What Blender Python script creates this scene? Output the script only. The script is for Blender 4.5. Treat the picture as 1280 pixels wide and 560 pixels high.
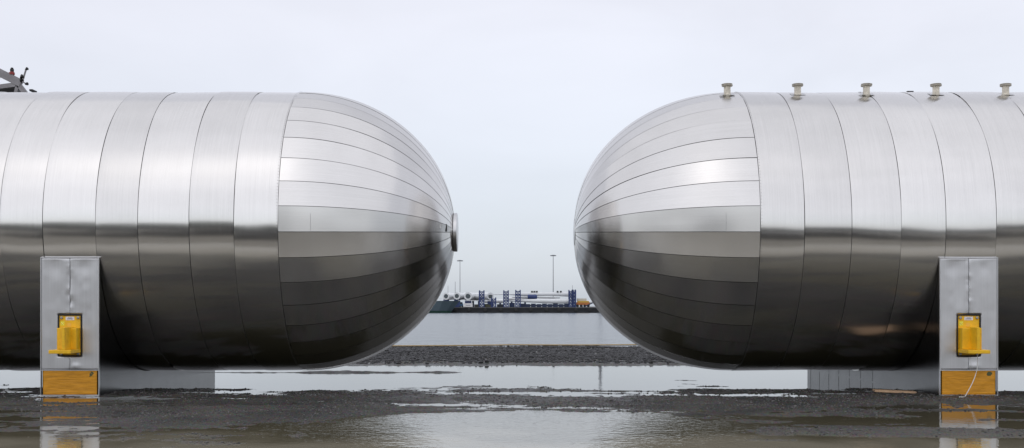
import bpy, math, random
import numpy as np
from math import sin, cos, pi, radians

random.seed(7)
rng = np.random.default_rng(7)
for o in list(bpy.data.objects):
    bpy.data.objects.remove(o)
scene = bpy.context.scene
C = scene.collection

# ------------------------------------------------------------------ camera
F, CX, HY, EYE = 1380.0, 642.0, 383.0, 1.575     # focal length (px of a 1280 px frame), centre, horizon row, eye height
cam_d = bpy.data.cameras.new('camera')
cam = bpy.data.objects.new('camera', cam_d)
C.objects.link(cam)
cam.location = (0, 0, EYE)
cam.rotation_euler = (radians(90), 0, 0)
cam_d.sensor_width = 36
cam_d.lens = F / 1280 * 36
cam_d.shift_y = (HY - 280) / 1280
cam_d.shift_x = -(CX - 640) / 1280
cam_d.clip_start = 0.1
cam_d.clip_end = 9000
scene.camera = cam

def at(x, y, Y):
    return ((x - CX) / F * Y, Y, EYE - (y - HY) / F * Y)

# ------------------------------------------------------------------ sky and light: bright overcast
SUN_EL, SUN_AZ = radians(48), radians(200)       # veiled sun high behind the camera, a little to the left
world = bpy.data.worlds.new('World')
scene.world = world
world.use_nodes = True
wn, wl = world.node_tree.nodes, world.node_tree.links
wn.clear()
out = wn.new('ShaderNodeOutputWorld')
bg_sky = wn.new('ShaderNodeBackground')
bg_cloud = wn.new('ShaderNodeBackground')
add = wn.new('ShaderNodeAddShader')
sky = wn.new('ShaderNodeTexSky')
sky.sky_type = 'NISHITA'
sky.sun_disc = False
sky.sun_elevation = SUN_EL
sky.sun_rotation = SUN_AZ
sky.dust_density = 1.0
sky.air_density = 1.0
bg_sky.inputs['Strength'].default_value = 0.05
hsv = wn.new('ShaderNodeHueSaturation')
hsv.inputs['Saturation'].default_value = 0.35
wl.new(sky.outputs[0], hsv.inputs['Color'])
wl.new(hsv.outputs[0], bg_sky.inputs['Color'])
tc = wn.new('ShaderNodeTexCoord')
sep = wn.new('ShaderNodeSeparateXYZ')
wl.new(tc.outputs['Generated'], sep.inputs[0])
# cloud deck: an elevation gradient with soft unevenness
cn = wn.new('ShaderNodeTexNoise')
cn.inputs['Scale'].default_value = 2.2
cn.inputs['Detail'].default_value = 4
wl.new(tc.outputs['Generated'], cn.inputs['Vector'])
cm = wn.new('ShaderNodeMath'); cm.operation = 'MULTIPLY_ADD'
wl.new(cn.outputs['Fac'], cm.inputs[0]); cm.inputs[1].default_value = 0.10
wl.new(sep.outputs['Z'], cm.inputs[2])
ramp = wn.new('ShaderNodeValToRGB')
cr = ramp.color_ramp
cr.elements[0].position = 0.04; cr.elements[0].color = (0.34, 0.40, 0.50, 1)
cr.elements[1].position = 1.0; cr.elements[1].color = (0.80, 0.81, 0.91, 1)
e = cr.elements.new(0.14); e.color = (0.52, 0.565, 0.665, 1)
e = cr.elements.new(0.30); e.color = (0.685, 0.69, 0.785, 1)
wl.new(cm.outputs[0], ramp.inputs[0])
cn2 = wn.new('ShaderNodeTexNoise'); cn2.inputs['Scale'].default_value = 3.0; cn2.inputs['Detail'].default_value = 6; cn2.inputs['Distortion'].default_value = 0.4
mpc = wn.new('ShaderNodeMapping'); mpc.inputs['Scale'].default_value = (1, 1, 2.4)
wl.new(tc.outputs['Generated'], mpc.inputs['Vector']); wl.new(mpc.outputs[0], cn2.inputs['Vector'])
cmr = wn.new('ShaderNodeMapRange'); cmr.inputs['From Min'].default_value = 0.3; cmr.inputs['From Max'].default_value = 0.7
cmr.inputs['To Min'].default_value = 0.88; cmr.inputs['To Max'].default_value = 1.04
wl.new(cn2.outputs['Fac'], cmr.inputs['Value'])
chs = wn.new('ShaderNodeHueSaturation'); chs.inputs['Saturation'].default_value = 0.78
wl.new(ramp.outputs[0], chs.inputs['Color']); wl.new(cmr.outputs[0], chs.inputs['Value'])
wl.new(chs.outputs[0], bg_cloud.inputs['Color'])
bg_cloud.inputs['Strength'].default_value = 0.92
wl.new(bg_sky.outputs[0], add.inputs[0])
wl.new(bg_cloud.outputs[0], add.inputs[1])
wl.new(add.outputs[0], out.inputs['Surface'])

sun_d = bpy.data.lights.new('sun', 'SUN')
sun_d.energy = 0.5
sun_d.angle = radians(150)
sun_d.color = (1.0, 0.96, 0.9)
sun = bpy.data.objects.new('sun', sun_d)
C.objects.link(sun)
from mathutils import Vector
sd = Vector((sin(SUN_AZ) * cos(SUN_EL), cos(SUN_AZ) * cos(SUN_EL), sin(SUN_EL)))
sun.rotation_euler = sd.to_track_quat('Z', 'Y').to_euler()

scene.view_settings.view_transform = 'Standard'
scene.view_settings.look = 'None'
scene.view_settings.exposure = 0.0
scene.view_settings.gamma = 1.0
scene.view_settings.use_curve_mapping = False

# ------------------------------------------------------------------ helpers
def vhash(ix, iy, seed):
    h = (ix.astype(np.int64) * 374761393 + iy.astype(np.int64) * 668265263 + seed * 982451653) & 0xFFFFFFFF
    h = ((h ^ (h >> 13)) * 1274126177) & 0xFFFFFFFF
    h = h ^ (h >> 16)
    return (h & 0xFFFF) / 65535.0

def vnoise(x, y, seed=0):
    x = np.asarray(x, float); y = np.asarray(y, float)
    ix, iy = np.floor(x), np.floor(y)
    fx, fy = x - ix, y - iy
    fx = fx * fx * (3 - 2 * fx); fy = fy * fy * (3 - 2 * fy)
    a = vhash(ix, iy, seed); b = vhash(ix + 1, iy, seed)
    c = vhash(ix, iy + 1, seed); d = vhash(ix + 1, iy + 1, seed)
    return (a * (1 - fx) + b * fx) * (1 - fy) + (c * (1 - fx) + d * fx) * fy

def fbm(x, y, seed=0, octv=4):
    s, a, t = 0, 0.5, 0
    for k in range(octv):
        s = s + a * vnoise(x * 2 ** k, y * 2 ** k, seed + 17 * k); t += a; a *= 0.5
    return s / t - 0.5

def sm(a, b, x):
    t = np.clip((x - a) / (b - a), 0, 1)
    return t * t * (3 - 2 * t)

MATS = {}
def mat(name, col, rough=0.5, metal=0.0, var=0.0, vscale=4.0, bump=0.0, bscale=30.0, spec=0.5, island=0.0, stretch=(1, 1, 1), rvar=0.0):
    if name in MATS: return MATS[name]
    m = bpy.data.materials.new(name); m.use_nodes = True
    n, l = m.node_tree.nodes, m.node_tree.links
    p = n['Principled BSDF']
    p.inputs['Base Color'].default_value = (*col, 1)
    p.inputs['Roughness'].default_value = rough
    p.inputs['Metallic'].default_value = metal
    p.inputs['Specular IOR Level'].default_value = spec
    tcn = n.new('ShaderNodeTexCoord')
    mp = n.new('ShaderNodeMapping'); mp.inputs['Scale'].default_value = stretch
    l.new(tcn.outputs['Object'], mp.inputs['Vector'])
    if var or rvar:
        t = n.new('ShaderNodeTexNoise'); t.inputs['Scale'].default_value = vscale; t.inputs['Detail'].default_value = 6
        t.inputs['Roughness'].default_value = 0.65
        l.new(mp.outputs[0], t.inputs['Vector'])
    if var or island:
        h = n.new('ShaderNodeHueSaturation')
        h.inputs['Color'].default_value = (*col, 1)
        val = None
        if var:
            r = n.new('ShaderNodeMapRange'); r.inputs['From Min'].default_value = 0.3; r.inputs['From Max'].default_value = 0.7
            r.inputs['To Min'].default_value = 1 - var; r.inputs['To Max'].default_value = 1 + var
            l.new(t.outputs['Fac'], r.inputs['Value']); val = r.outputs[0]
        if island:
            g = n.new('ShaderNodeNewGeometry')
            r2 = n.new('ShaderNodeMapRange'); r2.inputs['To Min'].default_value = 1 - island; r2.inputs['To Max'].default_value = 1 + island * 1.5
            l.new(g.outputs['Random Per Island'], r2.inputs['Value'])
            if val is None: val = r2.outputs[0]
            else:
                mm = n.new('ShaderNodeMath'); mm.operation = 'MULTIPLY'; l.new(val, mm.inputs[0]); l.new(r2.outputs[0], mm.inputs[1]); val = mm.outputs[0]
        l.new(val, h.inputs['Value'])
        l.new(h.outputs[0], p.inputs['Base Color'])
    if rvar:
        r3 = n.new('ShaderNodeMapRange'); r3.inputs['From Min'].default_value = 0.3; r3.inputs['From Max'].default_value = 0.7
        r3.inputs['To Min'].default_value = max(0.02, rough - rvar); r3.inputs['To Max'].default_value = rough + rvar
        l.new(t.outputs['Fac'], r3.inputs['Value']); l.new(r3.outputs[0], p.inputs['Roughness'])
    if bump:
        t2 = n.new('ShaderNodeTexNoise'); t2.inputs['Scale'].default_value = bscale; t2.inputs['Detail'].default_value = 5
        l.new(mp.outputs[0], t2.inputs['Vector'])
        b = n.new('ShaderNodeBump'); b.inputs['Strength'].default_value = bump; b.inputs['Distance'].default_value = 0.02
        l.new(t2.outputs['Fac'], b.inputs['Height']); l.new(b.outputs[0], p.inputs['Normal'])
    MATS[name] = m
    return m

class MB:
    """collects verts and faces, then links them as ONE mesh object"""
    def __init__(s): s.v = []; s.f = []; s.uv = []
    def quad_grid(s, P, uv=None, flip=False):
        nu, nv = len(P), len(P[0]); b = len(s.v)
        for r in P: s.v.extend([tuple(q) for q in r])
        for i in range(nu - 1):
            for j in range(nv - 1):
                q = (b + i * nv + j, b + (i + 1) * nv + j, b + (i + 1) * nv + j + 1, b + i * nv + j + 1)
                s.f.append(q[::-1] if flip else q)
        if uv is not None:
            while len(s.uv) < b: s.uv.append((0, 0))
            for r in uv: s.uv.extend(r)
    def box(s, x0, x1, y0, y1, z0, z1):
        b = len(s.v)
        s.v += [(x0, y0, z0), (x1, y0, z0), (x1, y1, z0), (x0, y1, z0), (x0, y0, z1), (x1, y0, z1), (x1, y1, z1), (x0, y1, z1)]
        s.f += [tuple(b + i for i in q) for q in ((0, 3, 2, 1), (4, 5, 6, 7), (0, 1, 5, 4), (1, 2, 6, 5), (2, 3, 7, 6), (3, 0, 4, 7))]
        return s
    def prism(s, pts, axis, a, b_):
        """extrude a closed 2D outline along an axis; pts are the other two coordinates in xyz order"""
        b = len(s.v); n = len(pts)
        def mk(p, t):
            return {'x': (t, p[0], p[1]), 'y': (p[0], t, p[1]), 'z': (p[0], p[1], t)}[axis]
        s.v += [mk(p, a) for p in pts] + [mk(p, b_) for p in pts]
        s.f.append(tuple(b + i for i in range(n))[::-1]); s.f.append(tuple(b + n + i for i in range(n)))
        for i in range(n):
            j = (i + 1) % n
            s.f.append((b + i, b + j, b + n + j, b + n + i))
        return s
    def tube(s, pts, rad, n=10, caps=True):
        pts = [Vector(p) for p in pts]
        if not hasattr(rad, '__len__'): rad = [rad] * len(pts)
        b = len(s.v)
        for i, p in enumerate(pts):
            d = (pts[min(i + 1, len(pts) - 1)] - pts[max(i - 1, 0)]).normalized()
            u = d.orthogonal().normalized() if abs(d.z) > 0.9 or True else None
            ref = Vector((0, 0, 1)) if abs(d.z) < 0.9 else Vector((1, 0, 0))
            u = d.cross(ref).normalized(); w = d.cross(u)
            for k in range(n):
                t = 2 * pi * k / n
                s.v.append(tuple(p + (u * cos(t) + w * sin(t)) * rad[i]))
        for i in range(len(pts) - 1):
            for k in range(n):
                k2 = (k + 1) % n
                s.f.append((b + i * n + k, b + i * n + k2, b + (i + 1) * n + k2, b + (i + 1) * n + k))
        if caps:
            s.f.append(tuple(b + k for k in range(n))[::-1])
            s.f.append(tuple(b + (len(pts) - 1) * n + k for k in range(n)))
        return s
    def bar(s, a, b_, w, h=None):
        h = h or w
        a, b_ = Vector(a), Vector(b_); d = (b_ - a).normalized()
        ref = Vector((0, 0, 1)) if abs(d.z) < 0.9 else Vector((0, 1, 0))
        u = d.cross(ref).normalized() * w / 2; v = d.cross(u).normalized() * h / 2
        b = len(s.v)
        for p in (a, b_):
            s.v += [tuple(p + u + v), tuple(p - u + v), tuple(p - u - v), tuple(p + u - v)]
        s.f += [tuple(b + i for i in q) for q in ((0, 1, 2, 3), (7, 6, 5, 4), (0, 4, 5, 1), (1, 5, 6, 2), (2, 6, 7, 3), (3, 7, 4, 0))]
        return s
    def lathe(s, prof, axis_pt, direction=(0, 0, 1), n=24):
        """prof: list of (r, t) along direction"""
        d = Vector(direction).normalized(); u = d.orthogonal().normalized(); w = d.cross(u); o = Vector(axis_pt)
        b = len(s.v)
        for r, t in prof:
            for k in range(n):
                a = 2 * pi * k / n
                s.v.append(tuple(o + d * t + (u * cos(a) + w * sin(a)) * r))
        for i in range(len(prof) - 1):
            for k in range(n):
                k2 = (k + 1) % n
                s.f.append((b + i * n + k, b + i * n + k2, b + (i + 1) * n + k2, b + (i + 1) * n + k))
        s.f.append(tuple(b + k for k in range(n))[::-1]); s.f.append(tuple(b + (len(prof) - 1) * n + k for k in range(n)))
        return s
    def build(s, name, m, parent=None, smooth=False, bevel=0.0, auto=None):
        me = bpy.data.meshes.new(name)
        me.from_pydata(s.v, [], s.f); me.update()
        if s.uv:
            while len(s.uv) < len(s.v): s.uv.append((0, 0))
            ul = me.uv_layers.new(name='UVMap')
            vi = np.empty(len(me.loops), dtype=np.int32); me.loops.foreach_get('vertex_index', vi)
            ul.data.foreach_set('uv', np.asarray(s.uv, dtype=np.float32)[vi].ravel())
        me.materials.append(m)
        if smooth: me.shade_smooth()
        if auto is not None:
            me.shade_smooth()
            me.set_sharp_from_angle(angle=radians(auto))
        o = bpy.data.objects.new(name, me); C.objects.link(o)
        if parent is not None:
            o.parent = parent
            o.location = -parent.location if parent.parent is None else (0, 0, 0)
        if bevel:
            bv = o.modifiers.new('bevel', 'BEVEL'); bv.width = bevel; bv.segments = 2; bv.limit_method = 'ANGLE'
        return o

def tag(o, label=None, cat=None, group=None, kind=None):
    if label: o['label'] = label
    if cat: o['category'] = cat
    if group: o['group'] = group
    if kind: o['kind'] = kind
    return o

def thing(name, loc, label, cat, group=None):
    o = bpy.data.objects.new(name, None); C.objects.link(o); o.location = loc
    return tag(o, label, cat, group)

# ------------------------------------------------------------------ materials
def steel_mat(name, col, rough, aniso, streak=0.10):
    m = bpy.data.materials.new(name); m.use_nodes = True
    n, l = m.node_tree.nodes, m.node_tree.links
    p = n['Principled BSDF']
    p.inputs['Metallic'].default_value = 1.0
    p.inputs['Anisotropic'].default_value = aniso
    tg = n.new('ShaderNodeTangent'); tg.direction_type = 'UV_MAP'; tg.uv_map = 'UVMap'
    l.new(tg.outputs[0], p.inputs['Tangent'])
    uv = n.new('ShaderNodeUVMap'); uv.uv_map = 'UVMap'
    oi = n.new('ShaderNodeObjectInfo')
    # fine brushed lines: quick across (U), slow along (V)
    mp = n.new('ShaderNodeMapping'); mp.inputs['Scale'].default_value = (70, 0.7, 1)
    l.new(uv.outputs[0], mp.inputs['Vector'])
    l.new(oi.outputs['Random'], mp.inputs['Location'])
    t = n.new('ShaderNodeTexNoise'); t.inputs['Scale'].default_value = 1.0; t.inputs['Detail'].default_value = 3
    l.new(mp.outputs[0], t.inputs['Vector'])
    # handling marks and thin grime
    tcn = n.new('ShaderNodeTexCoord')
    t2 = n.new('ShaderNodeTexNoise'); t2.inputs['Scale'].default_value = 1.3; t2.inputs['Detail'].default_value = 7; t2.inputs['Roughness'].default_value = 0.6
    l.new(tcn.outputs['Object'], t2.inputs['Vector'])
    s = n.new('ShaderNodeMath'); s.operation = 'ADD'
    l.new(t.outputs['Fac'], s.inputs[0]); l.new(t2.outputs['Fac'], s.inputs[1])
    r = n.new('ShaderNodeMapRange'); r.inputs['From Min'].default_value = 0.6; r.inputs['From Max'].default_value = 1.4
    r.inputs['To Min'].default_value = 1 - streak; r.inputs['To Max'].default_value = 1 + streak
    l.new(s.outputs[0], r.inputs['Value'])
    r2 = n.new('ShaderNodeMapRange'); r2.inputs['To Min'].default_value = 0.94; r2.inputs['To Max'].default_value = 1.04
    l.new(oi.outputs['Random'], r2.inputs['Value'])
    mm = n.new('ShaderNodeMath'); mm.operation = 'MULTIPLY'
    l.new(r.outputs[0], mm.inputs[0]); l.new(r2.outputs[0], mm.inputs[1])
    h = n.new('ShaderNodeHueSaturation'); h.inputs['Color'].default_value = (*col, 1)
    l.new(mm.outputs[0], h.inputs['Value']); l.new(h.outputs[0], p.inputs['Base Color'])
    r3 = n.new('ShaderNodeMapRange'); r3.inputs['From Min'].default_value = 0.6; r3.inputs['From Max'].default_value = 1.4
    r3.inputs['To Min'].default_value = rough * 0.9; r3.inputs['To Max'].default_value = rough * 1.12
    l.new(s.outputs[0], r3.inputs['Value']); l.new(r3.outputs[0], p.inputs['Roughness'])
    b = n.new('ShaderNodeBump'); b.inputs['Strength'].default_value = 0.004; b.inputs['Distance'].default_value = 0.001
    l.new(t.outputs['Fac'], b.inputs['Height']); l.new(b.outputs[0], p.inputs['Normal'])
    return m

STEEL = steel_mat('brushed_stainless', (0.67, 0.66, 0.645), 0.205, 0.95, 0.06)
FITTING = mat('fitting_steel', (0.60, 0.60, 0.60), 0.3, 1.0, var=0.08, vscale=6)
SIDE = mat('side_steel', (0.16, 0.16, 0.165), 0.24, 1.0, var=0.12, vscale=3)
STEEL_DOME = steel_mat('brushed_stainless_dome', (0.67, 0.66, 0.645), 0.19, 0.55, 0.05)
STEEL_SADDLE = steel_mat('saddle_sheet', (0.60, 0.60, 0.61), 0.36, 0.4, 0.08)
JOINT = mat('joint_shadow_steel', (0.14, 0.14, 0.14), 0.5, 0.6)
YELLOW = mat('yellow_paint', (0.86, 0.50, 0.012), 0.45, var=0.12, vscale=9, bump=0.1, bscale=25)
YELLOW_BOARD = mat('yellow_board', (0.66, 0.29, 0.012), 0.6, var=0.22, vscale=3.0, bump=0.4, bscale=6, stretch=(1, 1, 9))
BLACK = mat('black_rubber', (0.012, 0.012, 0.012), 0.6)
BOLT = mat('zinc_bolt', (0.35, 0.34, 0.32), 0.4, 0.9)

# ------------------------------------------------------------------ ground with puddles
def ground_h(x, y):
    wx_ = x + 1.5 * fbm(x * 0.2, y * 0.2, 5, 2)
    big = fbm(wx_ * 0.15, y * 0.5 + 0.05 * x, 3, 3)
    mid = fbm(wx_ * 0.40, y * 1.6 + 0.08 * x, 11, 4)
    fine = fbm(x * 6, y * 5, 23, 3)
    mid2 = fbm(wx_ * 1.3, y * 4.5 + 0.3 * x, 19, 3)
    grit = fbm(x * 13, y * 10, 29, 2)
    h = 0.010 + 0.055 * big + 0.060 * mid + 0.042 * mid2 + 0.022 * fine + 0.016 * grit
    # shallow basin behind and under the tanks
    edge = 20.6 + 2.4 * fbm(x * 0.45, y * 0 + 2.2, 31, 3) + 0.9 * np.exp(-((x + 0.3) / 1.7) ** 2)
    s = sm(0, 1.3, y - edge) * (1 - sm(28.3, 30.3, y + 1.0 * fbm(x * 0.4, y * 0.2, 41)))
    h = h - 0.062 * s + s * (0.115 * fbm(x * 0.55, y * 1.5, 61, 4))
    h = h + 0.075 * np.exp(-((y - 26.3) / 0.28) ** 2) * sm(0.0, -2.0, x) * sm(-9, -5, x)
    # puddle in the middle foreground
    d = ((x - 0.15) / 2.75) ** 2 + ((y - 14.4) / 2.2) ** 2
    h = h - 0.11 * np.clip(1.15 - d + 0.9 * mid, 0, 1)
    # wet hollows in front of both saddles, and the wheel-worn foreground
    for cx_, cy_, rx, ry, dd in ((-7.7, 16.2, 2.2, 2.0, 0.020), (7.9, 15.9, 2.4, 2.1, 0.022)):
        h = h - dd * np.exp(-((x - cx_) / rx) ** 2 - ((y - cy_) / ry) ** 2)
    h = h - 0.034 * (1 - sm(12.4, 13.8, y)) * sm(8.5, 10.0, y)
    # firmer ground away from the yard in view
    h = h + 0.06 * (1 - sm(4.0, 8.0, y)) + 0.12 * sm(15, 24, np.abs(x)) * (1 - sm(26, 34, y))
    # gravel bank along the shore
    b = sm(29.2, 33.0, y) * (1 - sm(40.5, 47.0, y))
    h = h + b * (0.020 + 0.05 * fbm(x * 0.6, y * 0.6, 51, 3)) 
    h = h - 4.2 * sm(42.0, 56.0, y)
    return h

def graded(lo, dlo, dhi, hi, step, n_lo, n_hi):
    mid = np.arange(dlo, dhi + 1e-6, step)
    a = dlo - (dlo - lo) * (np.linspace(1, 0, n_lo, endpoint=False)) ** 3
    b = dhi + (hi - dhi) * (np.linspace(0, 1, n_hi + 1)[1:]) ** 3
    return np.concatenate([a, mid, b])

xs = graded(-2500, -12.5, 12.5, 2500, 0.05, 45, 45)
ys = graded(-3000, 11.0, 31.0, 62, 0.055, 60, 60)
X, Y = np.meshgrid(xs, ys)
Z = ground_h(X, Y)
Z = np.where(Y < -40, 0.1, Z)
def grid_mesh(name, X, Y, Z, m):
    ny, nx = X.shape
    me = bpy.data.meshes.new(name)
    co = np.stack([X, Y, Z], -1).reshape(-1, 3).astype(np.float32)
    i, j = np.meshgrid(np.arange(ny - 1), np.arange(nx - 1), indexing='ij')
    a = (i * nx + j).ravel()
    fq = np.stack([a, a + 1, a + nx + 1, a + nx], -1).astype(np.int32)
    me.vertices.add(len(co)); me.vertices.foreach_set('co', co.ravel())
    me.loops.add(fq.size); me.loops.foreach_set('vertex_index', fq.ravel())
    me.polygons.add(len(fq)); me.polygons.foreach_set('loop_start', np.arange(0, fq.size, 4, dtype=np.int32))
    me.update(calc_edges=True); me.shade_smooth(); me.materials.append(m)
    o = bpy.data.objects.new(name, me); C.objects.link(o)
    return o

def mud_mat():
    m = bpy.data.materials.new('wet_gravelly_mud'); m.use_nodes = True
    n, l = m.node_tree.nodes, m.node_tree.links
    p = n['Principled BSDF']
    tcn = n.new('ShaderNodeTexCoord')
    t1 = n.new('ShaderNodeTexNoise'); t1.inputs['Scale'].default_value = 0.8; t1.inputs['Detail'].default_value = 8; t1.inputs['Roughness'].default_value = 0.65
    t2 = n.new('ShaderNodeTexVoronoi'); t2.inputs['Scale'].default_value = 38
    t3 = n.new('ShaderNodeTexNoise'); t3.inputs['Scale'].default_value = 40; t3.inputs['Detail'].default_value = 4
    for t in (t1, t2, t3): l.new(tcn.outputs['Object'], t.inputs['Vector'])
    r = n.new('ShaderNodeValToRGB'); r.color_ramp.elements[0].position = 0.35; r.color_ramp.elements[1].position = 0.68
    r.color_ramp.elements[0].color = (0.050, 0.048, 0.044, 1); r.color_ramp.elements[1].color = (0.135, 0.126, 0.108, 1)
    l.new(t1.outputs['Fac'], r.inputs[0])
    mx = n.new('ShaderNodeMix'); mx.data_type = 'RGBA'; mx.blend_type = 'MULTIPLY'; mx.inputs['Factor'].default_value = 0.75
    l.new(r.outputs[0], mx.inputs['A']); l.new(t2.outputs['Color'], mx.inputs['B'])
    # paler clay in the trodden foreground
    sx_ = n.new('ShaderNodeSeparateXYZ'); l.new(tcn.outputs['Object'], sx_.inputs[0])
    ad = n.new('ShaderNodeMath'); ad.operation = 'MULTIPLY_ADD'; l.new(t1.outputs['Fac'], ad.inputs[0]); ad.inputs[1].default_value = 5.0; l.new(sx_.outputs['Y'], ad.inputs[2])
    cl = n.new('ShaderNodeMapRange'); cl.inputs['From Min'].default_value = 16.6; cl.inputs['From Max'].default_value = 14.0; l.new(ad.outputs[0], cl.inputs['Value'])
    m2 = n.new('ShaderNodeMix'); m2.data_type = 'RGBA'; l.new(cl.outputs[0], m2.inputs['Factor']); l.new(mx.outputs['Result'], m2.inputs['A']); m2.inputs['B'].default_value = (0.20, 0.178, 0.130, 1)
    l.new(m2.outputs['Result'], p.inputs['Base Color'])
    p.inputs['Specular IOR Level'].default_value = 0.35
    r3 = n.new('ShaderNodeMapRange'); r3.inputs['From Min'].default_value = 0.35; r3.inputs['From Max'].default_value = 0.65
    r3.inputs['To Min'].default_value = 0.30; r3.inputs['To Max'].default_value = 0.60
    l.new(t1.outputs['Fac'], r3.inputs['Value']); l.new(r3.outputs[0], p.inputs['Roughness'])
    a = n.new('ShaderNodeMath'); a.operation = 'ADD'
    l.new(t2.outputs['Distance'], a.inputs[0]); l.new(t3.outputs['Fac'], a.inputs[1])
    b = n.new('ShaderNodeBump'); b.inputs['Strength'].default_value = 1.0; b.inputs['Distance'].default_value = 0.03
    l.new(a.outputs[0], b.inputs['Height']); l.new(b.outputs[0], p.inputs['Normal'])
    return m

ground = grid_mesh('ground', X, Y, Z, mud_mat())
tag(ground, 'dark wet gravelly mud of the yard under both tanks', 'ground', kind='structure')

def water_mat(name, col, rough, scales, strength, dist, stretch=(1, 1, 1), ruffle=None):
    m = bpy.data.materials.new(name); m.use_nodes = True
    n, l = m.node_tree.nodes, m.node_tree.links
    p = n['Principled BSDF']
    p.inputs['Base Color'].default_value = (*col, 1); p.inputs['Roughness'].default_value = rough; p.inputs['IOR'].default_value = 1.33
    tcn = n.new('ShaderNodeTexCoord'); mp = n.new('ShaderNodeMapping'); mp.inputs['Scale'].default_value = stretch
    l.new(tcn.outputs['Object'], mp.inputs['Vector'])
    prev = None
    for sc in scales:
        t = n.new('ShaderNodeTexNoise'); t.inputs['Scale'].default_value = sc; t.inputs['Detail'].default_value = 3
        l.new(mp.outputs[0], t.inputs['Vector'])
        if prev is None: prev = t.outputs['Fac']
        else:
            a = n.new('ShaderNodeMath'); a.operation = 'ADD'; l.new(prev, a.inputs[0]); l.new(t.outputs['Fac'], a.inputs[1]); prev = a.outputs[0]
    b = n.new('ShaderNodeBump'); b.inputs['Strength'].default_value = strength; b.inputs['Distance'].default_value = dist
    l.new(prev, b.inputs['Height']); l.new(b.outputs[0], p.inputs['Normal'])
    if ruffle:                                   # silt in the foreground; dark base colour stands in for shade under the tanks
        sx_ = n.new('ShaderNodeSeparateXYZ'); l.new(tcn.outputs['Object'], sx_.inputs[0])
        sn = n.new('ShaderNodeTexNoise'); sn.inputs['Scale'].default_value = 0.6; l.new(tcn.outputs['Object'], sn.inputs['Vector'])
        ad = n.new('ShaderNodeMath'); ad.operation = 'MULTIPLY_ADD'; l.new(sn.outputs['Fac'], ad.inputs[0]); ad.inputs[1].default_value = 4.0; l.new(sx_.outputs['Y'], ad.inputs[2])
        cl = n.new('ShaderNodeMapRange'); cl.inputs['From Min'].default_value = 22.0; cl.inputs['From Max'].default_value = 15.5; l.new(ad.outputs[0], cl.inputs['Value'])
        mx = n.new('ShaderNodeMix'); mx.data_type = 'RGBA'; l.new(cl.outputs[0], mx.inputs['Factor'])
        mx.inputs['A'].default_value = (*col, 1); mx.inputs['B'].default_value = (0.115, 0.102, 0.066, 1)
        c2 = n.new('ShaderNodeMapRange'); c2.inputs['From Min'].default_value = 15.6; c2.inputs['From Max'].default_value = 14.4; l.new(ad.outputs[0], c2.inputs['Value'])
        mx2 = n.new('ShaderNodeMix'); mx2.data_type = 'RGBA'; l.new(c2.outputs[0], mx2.inputs['Factor']); l.new(mx.outputs['Result'], mx2.inputs['A']); mx2.inputs['B'].default_value = (0.26, 0.235, 0.175, 1); mx = mx2
        l.new(mx.outputs['Result'], p.inputs['Base Color'])
    if ruffle:                                   # a patch ruffled by the wind between the tanks
        (rx, ry_), (wx, wy), amt = ruffle
        m2 = n.new('ShaderNodeMapping'); m2.vector_type = 'TEXTURE'; m2.inputs['Location'].default_value = (rx, ry_, 0); m2.inputs['Scale'].default_value = (wx, wy, 1)
        l.new(tcn.outputs['Object'], m2.inputs['Vector'])
        g = n.new('ShaderNodeTexGradient'); g.gradient_type = 'SPHERICAL'; l.new(m2.outputs[0], g.inputs['Vector'])
        r = n.new('ShaderNodeMapRange'); r.inputs['To Min'].default_value = strength; r.inputs['To Max'].default_value = amt; r.inputs['From Max'].default_value = 0.45
        l.new(g.outputs['Fac'], r.inputs['Value']); l.new(r.outputs[0], b.inputs['Strength'])
    return m

PUDDLE = water_mat('puddle_water', (0.030, 0.028, 0.018), 0.03, (2.0, 9.0), 0.05, 0.03, ruffle=((0.1, 14.6), (4.4, 3.6), 0.25))
SEA = water_mat('harbour_water', (0.05, 0.072, 0.09), 0.2, (0.25, 1.1), 0.9, 0.35, (1, 0.6, 1))
pud = MB(); pud.v = [(-28, 3, 0), (28, 3, 0), (28, 31.5, 0), (-28, 31.5, 0)]; pud.f = [(0, 1, 2, 3)]
tag(pud.build('puddle', PUDDLE), 'shallow muddy puddles lying in the hollows of the yard', 'puddle', kind='structure')
SEA_Z = -1.6
wb = MB(); wb.v = [(-2500, 44, SEA_Z), (2500, 44, SEA_Z), (2500, 560, SEA_Z), (-2500, 560, SEA_Z)]; wb.f = [(0, 1, 2, 3)]
tag(wb.build('water', SEA), 'grey rippled harbour water between the shore and the far quay', 'water', kind='structure')

# asphalt yard the camera stands on
mb_ = [(-300, -330, 0.17), (300, -330, 0.17), (300, 1.2, 0.17), (-300, 1.2, 0.17)]
yq = MB(); yq.v = mb_; yq.f = [(0, 1, 2, 3)]
tag(yq.build('pavement', mat('yard_asphalt', (0.022, 0.021, 0.020), 0.95, var=0.3, vscale=0.3, spec=0.1)), 'dark asphalt yard behind the muddy strip', 'pavement', kind='structure')
yq = MB(); npd = 40
yq.v = [(21 + 19 * cos(2 * pi * k / npd) * (1 + 0.15 * sin(5 * k)), -33 + (3.4 + 0.6 * sin(3.1 * k)) * sin(2 * pi * k / npd), 0.174) for k in range(npd)]; yq.f = [tuple(range(npd))]
tag(yq.build('puddle', PUDDLE), 'long rain puddle on the asphalt yard', 'puddle', kind='structure')

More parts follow.
